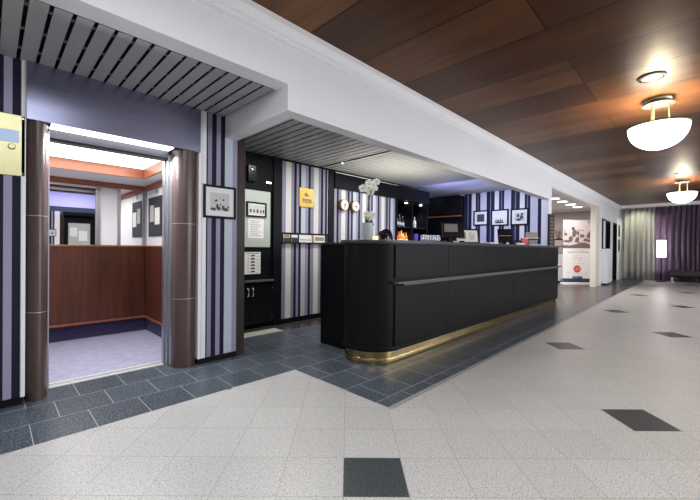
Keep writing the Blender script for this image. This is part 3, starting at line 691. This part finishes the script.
# small spot in ceiling slot
t = thing('spotlight', 'tiny spotlight in the dark ceiling slot over reception', 'light', (3.665, 3.80, ZS+.03))
MB().lathe([(0, -.05), (.018, -.05), (.022, 0), (0, 0)], (0, 0, 0), 16).build('housing', 'chrome', t); MB().lathe([(0, -.053), (.015, -.053), (.015, -.05), (0, -.05)], (0, 0, 0), 16).build('bulb', 'led_white', t)

# ------------------------------------------------------------------ side room with the banner
mb = MB(); mb.box(8.44, 14.6, 2.44, 6.0, 2.45, 2.55); struct('ceiling_side', mb, 'ceil_white')
mb = MB(); mb.box(14.5, 14.6, 2.44, 6.0, 0, 2.45); mb.box(8.44, 14.5, 5.9, 6.0, 0, 2.45); struct('wall_side_back', mb, 'rose_wall')
for q, (x, y) in enumerate(((10.36, 2.78), (11.14, 2.78), (12.0, 2.78), (12.8, 2.78))):
    t = thing('downlight', 'round white downlight, %s from left above the banner room' % ('first', 'second', 'third', 'fourth')[q], 'light', (x, y, 2.45), 0, 'downlights in the side room')
    MB().lathe([(.125, -.014), (.142, -.012), (.145, 0), (.125, 0)], (0, 0, 0), 28).build('trim_ring', 'white_paint', t)
    MB().lathe([(0, -.022), (.11, -.02), (.125, -.012), (.125, 0), (0, 0)], (0, 0, 0), 28).build('lens', 'down_glow', t)
mb = MB(); mb.box(12.85, 14.33, YB, 2.44, 0, ZC+.1); mb.box(15.22, 15.72, YB, 2.44, 0, ZC+.1); mb.box(16.56, XF+.1, YB, 2.44, 0, ZC+.1); mb.box(14.33, 15.22, YB, 2.44, 2.11, ZC+.1); mb.box(15.72, 16.56, YB, 2.44, 2.11, ZC+.1); struct('wall_left', mb, 'white_paint')
mb = MB(); mb.box(12.82, 13.3, YB-.015, YB, 0, 2.45); mb.box(12.82, 12.85, YB, 2.44, 0, 2.41); struct('trim_opening', mb, 'ivory_paint')
mb = MB(); mb.box(8.44, 12.85, YB-.012, YB, 2.41, 2.45); struct('trim_opening_head', mb, 'ivory_paint')
for i_, (a, bb) in enumerate(((14.33, 15.22), (15.72, 16.56))):
    t = thing('door_%d' % (i_+2), 'dark doorway in the white wall, %s the curtains' % ('farther from' if i_ == 0 else 'nearest'), 'doorway', ((a+bb)/2, YB+.1, 0)); t['kind'] = 'structure'
    W(MB().box(a, bb, YB+.10, YB+.13, 0, 2.11), 'leaf', 'black_paint', t)  # black panel stands for the dark of the open doorway
    W(MB().box(a, a+.05, YB-.006, YB+.10, 0, 2.11).box(bb-.05, bb, YB-.006, YB+.10, 0, 2.11).box(a+.05, bb-.05, YB-.006, YB+.10, 2.06, 2.11), 'casing', 'black_paint', t)
    W(MB().tube([(a+.12, YB+.10, 1.0), (a+.12, YB+.05, 1.0), (a+.22, YB+.05, 1.0)], .01, 8), 'handle', 'steel', t)
t = thing('door_frame_reflection', 'narrow dark door frame with white reflection, right of the opening', 'notice', (13.98, YB, 1.62))
MB().box(-.22, .22, -.03, 0, -.5, .5, .004).build('frame', 'black_paint', t); MB().box(-.13, .17, -.034, -.03, -.44, .44).build('sheet', 'paper', t)  # flat panel standing for a dark door frame and its white reflection
t = thing('low_partition', 'white low cupboard against the wall before the dark doorways', 'cupboard', (14.1, 2.22, 0))
W(MB().box(13.75, 14.45, 2.16, YB-.005, .05, 1.13, .004), 'body', 'white_paint', t); W(MB().box(13.73, 14.47, 2.14, YB-.005, 1.13, 1.155, .004), 'top', 'white_paint', t); W(MB().box(13.77, 14.43, 2.18, YB-.005, 0, .05), 'plinth', 'black_paint', t)
for lab, z in (('upper narrow dark picture beside the curtains', 1.86), ('lower narrow dark picture beside the curtains', 1.30)):
    picture(lab, (17.0, YB, z), 0, .24, .46, .02, (.02, .03), [(0, .2, .5, .4), (.2, -.4, .4, .4)], ground='photo_dark')

# menu board on the pilaster
t = thing('menu_board', 'dark wooden wall menu board at the far end of the counter', 'notice', (8.36, YB-.002, 1.47))
MB().box(-.19, .19, -.03, 0, -.40, .38, .004).build('frame', 'post_wood', t); MB().box(-.155, .155, -.033, -.03, -.36, .34).build('panel', 'ink', t)
m = MB()
for q in range(9): m.box(-.11, random.uniform(.02, .12), -.0345, -.033, .28-.07*q, .298-.07*q)
m.build('print', 'tan_print', t)

# roll-up banner
bx, by = 13.2, 2.86
brz = -.80
t = thing('rollup_banner', 'white roll-up banner with photo and red badge in the opening', 'banner', (bx, by, 0), brz)
hw, HB = .46, 2.06
sub(MB().box(-hw-.02, hw+.02, -.10, .10, .0, .07, .012).build('base_cassette', 'white_plastic', t), 'white plastic banner base')
MB().tube([(0, .03, .06), (0, .03, HB)], .012, 8).build('pole', 'steel', t)
MB().box(-hw, hw, -.012, -.009, .07, HB).build('sheet', 'paper', t)
MB().box(-hw, hw, -.016, .004, HB-.01, HB+.012, .003).build('top_rail', 'steel', t)
e = -.012
PH0, PH1 = 1.16, HB-.012
MB().box(-hw, hw, e-.0008, e, PH0, PH1).build('photo_print', 'rose_print', t)
m = MB()
def bl(pts): m.prism([(x*hw, PH0+z*(PH1-PH0)) for x, z in pts], e-.0014, e-.0008, 'xz')
bl([(-1, .0), (1, 0), (1, .10), (.6, .2), (.2, .22), (-.1, .15), (-.5, .10), (-1, .12)])
bl([(.62, .38), (1, .34), (1, .64), (.88, .66), (.74, .56), (.64, .5)])
bl([(.35, .27), (1, .2), (1, .30), (.5, .36)])
bl([(-.98, .22), (-.55, .2), (-.5, .28), (-.75, .30), (-.98, .28)])
bl([(-.36, .42), (-.22, .38), (-.05, .52), (.08, .42), (.12, .55), (.05, .62), (-.08, .6), (-.15, .66), (-.32, .66), (-.38, .55)])
bl([(-.62, .24), (-.42, .22), (-.3, .34), (-.42, .45), (-.6, .40)])
bl([(-.2, .22), (.1, .2), (.12, .38), (-.02, .42), (-.14, .34)])
bl([(-.92, .45), (-.72, .45), (-.74, .55), (-.86, .55), (-.87, .7), (-.9, .7)])
bl([(.14, .40), (.4, .38), (.5, .46), (.3, .52), (.18, .48)])
bl([(.7, .92), (.78, .98), (.95, .97), (.8, .95), (.74, .88)])
m.build('photo_detail', 'brown_print', t)
m = MB()
def glyphs(xa, xb, z, h, gap=.3, th=.0006, base=e):
    x = xa
    while x < xb:
        w_ = random.uniform(.6, 1.1)*h
        if random.random() < .14: x += w_; continue
        q = random.randrange(3)
        m.box(x, x+h*.22, base-th, base, z, z+h)
        if q != 1: m.box(x+h*.22, x+w_*.8, base-th, base, z+h*.8*(q == 0), z+h*(.2+.8*(q == 0)))
        if q != 0: m.box(x+w_*.6, x+w_*.8, base-th, base, z, z+h)
        x += w_+gap*h
m.ball((-.14, e-.0012, 1.79), .05, 1, .02, 1, 14, 8); m.bm.faces.ensure_lookup_table()
glyphs(-.16, .17, 1.715, .035, base=e-.0008)
m.smooth = False; m.build('logo', 'navy_print', t)
m = MB(); glyphs(-.2, .22, 1.085, .032); m.build('headline', 'red', t)
m = MB(); glyphs(-.3, .33, 1.015, .042, .2); m.build('headline', 'ink', t)
m = MB(); glyphs(-.13, .15, .93, .014); glyphs(-.25, .25, .675, .014); glyphs(-.36, -.22, .37, .018); glyphs(-.36, -.25, .27, .014); m.build('small_print', 'ink_grey', t)
m = MB(); glyphs(-.13, .15, .85, .03); glyphs(-.15, .16, .80, .026); glyphs(-.1, .1, .755, .022); glyphs(.24, .35, .36, .018); glyphs(.26, .36, .28, .014); m.build('figures', 'red', t)
b_ = MB().lathe([(0, 0), (.115, 0), (.115, .0012), (0, .0012)], (0, e, .50), 36, 'y').build('badge', 'red', t)
m = MB(); glyphs(-.075, .08, .515, .035, .2, .0008, e-.0012); glyphs(-.07, .075, .455, .035, .2, .0008, e-.0012); m.build('badge_text', 'paper', b_)
MB().box(-hw, hw, e-.0008, e, .072, .20).box(-.15, .17, e-.0008, e, .20, .265).build('footer_band', 'navy_print', t)
m = MB(); glyphs(-.13, .15, .215, .018, .2, .0006, e-.0008); m.build('footer_text', 'paper', t)

# drinks cabinet with a stand, left of banner
t = thing('side_cabinet', 'white side cabinet in the room behind, left of the banner', 'cabinet', (13.62, 3.50, 0), -.75)
MB().box(-.3, .3, -.22, .22, .06, .95, .004).build('body', 'white_plastic', t); MB().box(-.32, .32, -.24, .24, .95, .98, .004).build('top', 'white_plastic', t); MB().box(-.28, .28, -.2, .2, 0, .06).build('plinth', 'black_paint', t)
MB().box(-.29, -.005, -.235, -.22, .08, .93, .002).box(.005, .29, -.235, -.22, .08, .93, .002).build('door', 'white_paint', t)
MB().ball((-.04, -.245, .12), .02).build('knob', 'ink', t)
t = thing('display_stand', 'small dark metal tier stand on the white side cabinet', 'stand', (13.62, 3.50, .98), -.75)
MB().box(-.22, .22, -.16, .16, .0, .02).box(-.22, .22, -.16, .16, .24, .26).box(-.26, .26, -.18, .18, .46, .49).build('shelf', 'black_paint', t)
MB().tube([(-.16, 0, .02), (-.16, 0, .46)], .018, 8).tube([(.16, 0, .02), (.16, 0, .46)], .018, 8).build('post', 'black_paint', t)
t = thing('dried_bouquet', 'bushy brown dried bouquet on top of the tier stand', 'bouquet', (13.62, 3.50, 1.47), -.75)
MB().lathe([(0, 0), (.06, 0), (.08, .08), (.07, .08), (.05, .01), (0, .01)], (0, 0, 0), 16).build('pot', 'brown_leather', t)
m = MB()
for q in range(46):
    a = random.uniform(0, 2*PI); r = random.uniform(.02, .2); z = random.uniform(.12, .34)
    m.tube([(0, 0, .03), (r*.4*math.cos(a), r*.4*math.sin(a), z*.6), (r*math.cos(a), r*math.sin(a), z)], .003, 5); m.ball((r*math.cos(a), r*math.sin(a), z), .028, 1, 1, .8, 6, 5)
m.build('foliage', 'dried_flower', t)

# ------------------------------------------------------------------ curtain wall
mb = MB(); mb.box(XF, XF+.1, YO, YB+.1, 0, ZC); struct('wall_far', mb, 'white_paint')
mb = MB(); mb.box(XF-.30, XF-.27, YO, YB-.06, ZC-.11, ZC); struct('trim_pelmet', mb, 'white_paint')
def curtain(label, ya, yb, mat, seed):
    random.seed(seed); n = int((yb-ya)/.016); m = MB(); b = bmesh.new(); cols = []
    ph = random.uniform(0, 6); 
    for i in range(n+1):
        y = ya+(yb-ya)*i/n
        ph += .016*2*PI/(.15+.05*math.sin(y*2.1+seed))
        row = []
        for zi in range(9):
            z = .02+(ZC-.13)*zi/8
            amp = (.062+.015*math.sin(y*3.3))*(1-.35*zi/8)
            x = XF-.15+amp*math.sin(ph+.25*math.sin(zi*.9+y))+.012*math.sin(2.3*ph+zi*.4)
            row.append(b.verts.new((x, y, z)))
        cols.append(row)
    for A, B in zip(cols, cols[1:]):
        for q in range(8): b.faces.new((A[q], B[q], B[q+1], A[q+1]))
    m.add(b); m.smooth = True
    t = thing('curtain', label, 'curtain', (XF-.15, (ya+yb)/2, 0), 0, 'curtains on the far wall')
    o = W(m, 'drape', mat, t); sd = o.modifiers.new('thickness', 'SOLIDIFY'); sd.thickness = .006
    W(MB().box(XF-.20, XF-.10, ya, yb, ZC-.11, ZC-.085), 'heading_tape', mat, t)
curtain('pale grey floor length curtain nearest the white wall', 1.26, 2.20, 'grey_drape', 3)
curtain('dark plum floor length curtain behind the floor lamp', -1.2, 1.25, 'plum_drape', 5)
curtain('dark plum floor length curtain out past the bench', -4.5, -1.22, 'plum_drape', 9)
mb = MB(); mb.tube([(XF-.15, YO, ZC-.075), (XF-.15, YB, ZC-.075)], .014, 8); struct('trim_curtain_rail', mb, 'steel')
t = thing('floor_lamp', 'glowing white drum floor lamp standing before the plum curtain', 'lamp', (16.85, 1.06, 0))
sub(MB().lathe([(.125, .88), (.13, .88), (.13, 1.48), (.125, 1.48)], (0, 0, 0), 28).build('lamp_shade', 'shade_glow', t), 'glowing white shade')
MB().tube([(0, 0, .02), (0, 0, .98)], .014, 10).build('pole', 'black_paint', t)
MB().lathe([(0, 0), (.15, 0), (.15, .015), (.02, .03), (0, .03)], (0, 0, 0), 28).build('base', 'black_paint', t)
MB().tube([(-.125, 0, .96), (.125, 0, .96)], .004, 6).tube([(0, -.125, .96), (0, .125, .96)], .004, 6).build('spider', 'steel', t)
t = thing('bench', 'long low black upholstered bench before the curtains', 'bench', (16.4, -.12, 0))
W(MB().box(16.18, 16.66, -1.1, .83, .26, .46, .03, 3), 'seat', 'upholstery', t)
W(MB().box(16.22, 16.62, -1.06, .79, .22, .26), 'frame', 'black_paint', t)
for x in (16.24, 16.60):
    for y in (.74, .0, -.6, -1.02): W(MB().box(x-.025, x+.025, y-.025, y+.025, 0, .22), 'leg', 'steel', t)

# ------------------------------------------------------------------ ceiling bowl lamps and round vents
def bowl_lamp(label, x, y):
    t = thing('ceiling_lamp', label, 'lamp', (x, y, ZC), 0, 'opal bowl ceiling lamps')
    MB().lathe([(0, 0), (.115, 0), (.12, -.012), (.11, -.028), (0, -.03)], (0, 0, 0), 36).build('ceiling_plate', 'pale_brass', t)
    MB().lathe([(0, -.028), (.06, -.028), (.06, -.05), (.145, -.055), (.145, -.066), (0, -.066)], (0, 0, 0), 36).build('lower_disc', 'rail_metal', t)
    for q in range(3):
        a = q*2*PI/3+.5; MB().tube([(.09*math.cos(a), .09*math.sin(a), -.066), (.10*math.cos(a), .10*math.sin(a), -.32)], .007, 8).build('rod', 'pale_brass', t)
    R_ = .275; D = .255; Z = -.315
    pr = [(R_*math.sin(q*PI/2/12), Z-D*math.cos(q*PI/2/12)) for q in range(13)]
    inn = [(R_*.97*math.sin(q*PI/2/12), Z-D*.97*math.cos(q*PI/2/12)) for q in range(12, -1, -1)]
    sub(MB().lathe(pr+inn, (0, 0, 0), 48).build('bowl', 'opal', t), 'glowing white opal bowl')
    MB().lathe([(R_, Z), (R_+.008, Z), (R_+.008, Z+.012), (R_-.012, Z+.012), (R_-.012, Z)], (0, 0, 0), 48).build('rim', 'rail_metal', t)
bowl_lamp('glowing opal bowl ceiling lamp, the nearer of the two', 5.33, .38)
bowl_lamp('glowing opal bowl ceiling lamp, the farther one near the curtains', 11.75, .38)
bowl_lamp('opal bowl ceiling lamp in the lobby left of the lift, outside the view', -1.1, .38)
for lab, x in (('flat round dark ceiling vent before the nearer bowl lamp', 4.60), ('flat round dark ceiling vent before the farther bowl lamp', 10.75)):
    t = thing('ceiling_vent', lab, 'vent', (x, .38, ZC), 0, 'round vents in the timber ceiling')
    MB().lathe([(.095, 0), (.115, 0), (.112, -.012), (.095, -.016)], (0, 0, 0), 36).build('ring', 'steel_dark', t)
    m = MB()
    for q in range(6): m.lathe([(.014*q+.004, -.004), (.014*q+.012, -.004), (.014*q+.012, -.012), (.014*q+.004, -.012)], (0, 0, 0), 30)
    m.build('grille', 'steel_dark', t); MB().lathe([(0, 0), (.095, 0), (.095, -.003), (0, -.003)], (0, 0, 0), 30).build('throat', 'void', t)

# ------------------------------------------------------------------ rest of the lobby (closes the room; the lift mirror sees the opposite side)
mb = MB(); mb.box(X0-.1, X0, YO, 3.6, 0, ZC); struct('wall_near', mb, 'white_paint')
wx = [(4.2, 6.6), (7.6, 10.0), (11.0, 13.4)]  # unseen windows, added to bring daylight into the lobby
mb = MB(); mb.box(X0, .9, YO-.1, YO, 0, ZC); mb.box(2.62, 4.2, YO-.1, YO, 0, ZC); mb.box(6.6, 7.6, YO-.1, YO, 0, ZC); mb.box(10.0, 11.0, YO-.1, YO, 0, ZC); mb.box(13.4, XF+.1, YO-.1, YO, 0, ZC)
for a, bb in wx: mb.box(a, bb, YO-.1, YO, 0, .5); mb.box(a, bb, YO-.1, YO, 2.5, ZC)
struct('wall_right', mb, 'white_paint')
for i_, (a, bb) in enumerate(wx):
    mb = MB(); mb.box(a, bb, YO-.08, YO-.06, .5, 2.5); struct('fill_window_%d' % (i_+1), mb, 'fill_pane')
    mb = MB(); mb.box(a, a+.06, YO-.06, YO+.01, .5, 2.5); mb.box(bb-.06, bb, YO-.06, YO+.01, .5, 2.5); mb.box((a+bb)/2-.03, (a+bb)/2+.03, YO-.06, YO+.01, .5, 2.5); mb.box(a, bb, YO-.06, YO+.01, .5, .56); mb.box(a, bb, YO-.06, YO+.01, 2.44, 2.5); struct('trim_fill_window_%d' % (i_+1), mb, 'white_paint')
mb = MB(); mb.box(.9, 1.47, YO-.1, YO, 0, 2.2); struct('wall_right_paper', mb, 'paper_far')
mb = MB(); mb.box(1.47, 1.60, YO-.1, YO+.01, 0, 2.2); struct('trim_right_pilaster', mb, 'white_paint')
mb = MB(); mb.box(1.60, 1.70, YO-.1, YO+.02, 0, 2.1); struct('trim_right_post', mb, 'post_wood')
mb = MB(); mb.box(1.70, 2.62, YO-.3, YO-.28, 0, 2.2); mb.box(1.70, 2.62, YO-.1, YO, 2.1, 2.2); struct('wall_right_niche', mb, 'black_wall')
mb = MB(); mb.box(.9, 2.62, YO-.1, YO, 2.2, 2.36); struct('trim_right_band', mb, 'navy_print')
mb = MB(); mb.box(.9, 2.62, YO-.1, YO, 2.36, ZC); struct('trim_right_soffit', mb, 'lavender_glow_paint')
t = thing('wall_panel', 'pale green panel with papers seen in the lift mirror', 'panel', (2.15, YO-.28, 1.5), PI)
MB().box(-.3, .3, -.03, 0, -.4, .35, .004).build('panel', 'pale_green', t); MB().box(-.22, .02, -.034, -.03, -.25, .1).box(.06, .26, -.034, -.03, -.1, .2).build('sheet', 'paper', t)
picture('small framed photo on stripes seen in the lift mirror', (1.41, YO, 1.5), PI, .2, .22, .015, (.03, .03), [(0, -.3, .5, .4)])

# ------------------------------------------------------------------ lights
def area(name, loc, rot, sx, sy, power, col=(1, 1, 1), spread=None):
    l = bpy.data.lights.new(name, 'AREA'); l.shape = 'RECTANGLE'; l.size = sx; l.size_y = sy; l.energy = power; l.color = col
    if spread: l.spread = spread
    o = bpy.data.objects.new(name, l); COL.objects.link(o); o.location = loc; o.rotation_euler = rot; return o
def point(name, loc, power, col=(1, 1, 1), r=.05):
    l = bpy.data.lights.new(name, 'POINT'); l.energy = power; l.color = col; l.shadow_soft_size = r
    o = bpy.data.objects.new(name, l); COL.objects.link(o); o.location = loc; return o
def spot(name, loc, tgt, power, col, ang, r=.03):
    l = bpy.data.lights.new(name, 'SPOT'); l.energy = power; l.color = col; l.spot_size = ang; l.spot_blend = .8; l.shadow_soft_size = r
    o = bpy.data.objects.new(name, l); COL.objects.link(o); o.location = loc
    o.rotation_euler = (Vector(tgt)-Vector(loc)).to_track_quat('-Z', 'Y').to_euler(); return o
WARM = (1, .80, .52); NEUT = (1, .95, .9); COOL = (.88, .93, 1)
for x in (5.33, 11.75, -1.1): point('bowl_bulb', (x, .38, ZC-.37), 42, WARM, .06)
for i_, (a, bb) in enumerate(wx): area('daylight_fill', ((a+bb)/2, YO+.03, 1.5), (PI/2, 0, 0), bb-a-.2, 1.8, 120, COOL)  # daylight fill placed at the added windows
area('lobby_fill', (-.1, .2, ZC-.05), (0, 0, 0), 1.5, 1.5, 85, COOL)  # fill areas without fixtures, added to brighten the lobby
area('lobby_fill', (3.0, -2.4, ZC-.05), (0, 0, 0), 3.5, 1.6, 130, NEUT)
area('lobby_fill', (9.5, -2.4, ZC-.05), (0, 0, 0), 4.5, 1.6, 110, NEUT)
area('slat_fill', (4.55, 3.35, .95), (PI, 0, 0), 1.3, .25, 20, (1, .97, .84), 1.7)  # hidden fill added behind the counter to brighten the slats
area('desk_light', (4.5, 3.4, ZS-.04), (0, 0, 0), 1.4, .4, 30, (1, .96, .9))
area('cabinet_light', (2.5, 3.5, ZS-.04), (0, 0, 0), .8, .4, 18, NEUT)
area('violet_cove', (6.4, 3.4, 2.42), (0, -.6, 0), .1, 1.4, 14, (.32, .34, 1))
area('violet_ceiling_wash', (6.5, 3.6, 1.3), (PI, 0, 0), .6, .4, 7, (.45, .47, 1), 2.0)
area('end_wall_light', (7.3, 3.3, 2.42), (0, -.35, 0), .5, 1.2, 30, (.82, .86, 1))
spot('kitchen_glow', (7.4, 4.9, 2.40), (8.2, 5.1, 2.2), 8, (.75, 1, .85), 1.2)
area('lift_light', (.6, 4.15, 1.955), (0, 0, 0), 1.0, .55, 14, (1, .97, .93))
for x in (5.9, 6.5): spot('bay_light', (x+.15, YR+.16, 2.03), (x-.05, YR+.2, 1.4), 26, (.8, .86, 1), 1.6)
spot('lower_bay_light', (5.95, YR+.05, 1.50), (5.95, YR+.15, 1.2), 8, (1, .8, .6), 2.4)
area('lift_strip', (.73, 3.43, 1.90), (-.5, 0, 0), .8, .04, 24, COOL)
for x in (10.36, 11.14, 12.0, 12.8): spot('downlight_beam', (x, 2.78, 2.42), (x, 2.85, 0), 30, (1, .93, .88), 2.4)
area('side_room_light', (11.5, 4.0, 2.43), (0, 0, 0), 3.5, 1.5, 150, (1, .93, .89))
point('floor_lamp_bulb', (16.85, 1.06, 1.2), 22, (1, .75, 1), .08)
spot('curtain_wash', (16.4, 1.75, ZC-.04), (17.1, 1.7, 1.6), 90, (.95, 1, .75), 1.7)
area('mirror_soffit_light', (1.8, YO+.5, 2.55), (PI/2, 0, PI), 1.5, .2, 6, (.6, .6, 1))

w = bpy.data.worlds.new('world'); S.world = w; w.use_nodes = True
w.node_tree.nodes['Background'].inputs[0].default_value = (.5, .55, .6, 1); w.node_tree.nodes['Background'].inputs[1].default_value = .3

# ------------------------------------------------------------------ camera
yaw, pit, rol = [math.radians(a) for a in (44.701, -.316, .545)]
F = Vector((math.cos(yaw)*math.cos(pit), math.sin(yaw)*math.cos(pit), math.sin(pit)))
R0 = Vector((math.sin(yaw), -math.cos(yaw), 0)); U0 = R0.cross(F)
R_ = R0*math.cos(rol)+U0*math.sin(rol); U_ = -R0*math.sin(rol)+U0*math.cos(rol)
cam = bpy.data.cameras.new('camera'); co = bpy.data.objects.new('camera', cam); COL.objects.link(co)
cam.sensor_width = 36; cam.lens = 356.92/700*36; cam.clip_start = .02
co.matrix_world = Matrix(((R_.x, U_.x, -F.x, 0), (R_.y, U_.y, -F.y, 0), (R_.z, U_.z, -F.z, 1.1), (0, 0, 0, 1)))
S.camera = co
vs = S.view_settings; vs.view_transform = 'Standard'; vs.look = 'None'; vs.gamma = 1; vs.use_curve_mapping = False; vs.exposure = -.08
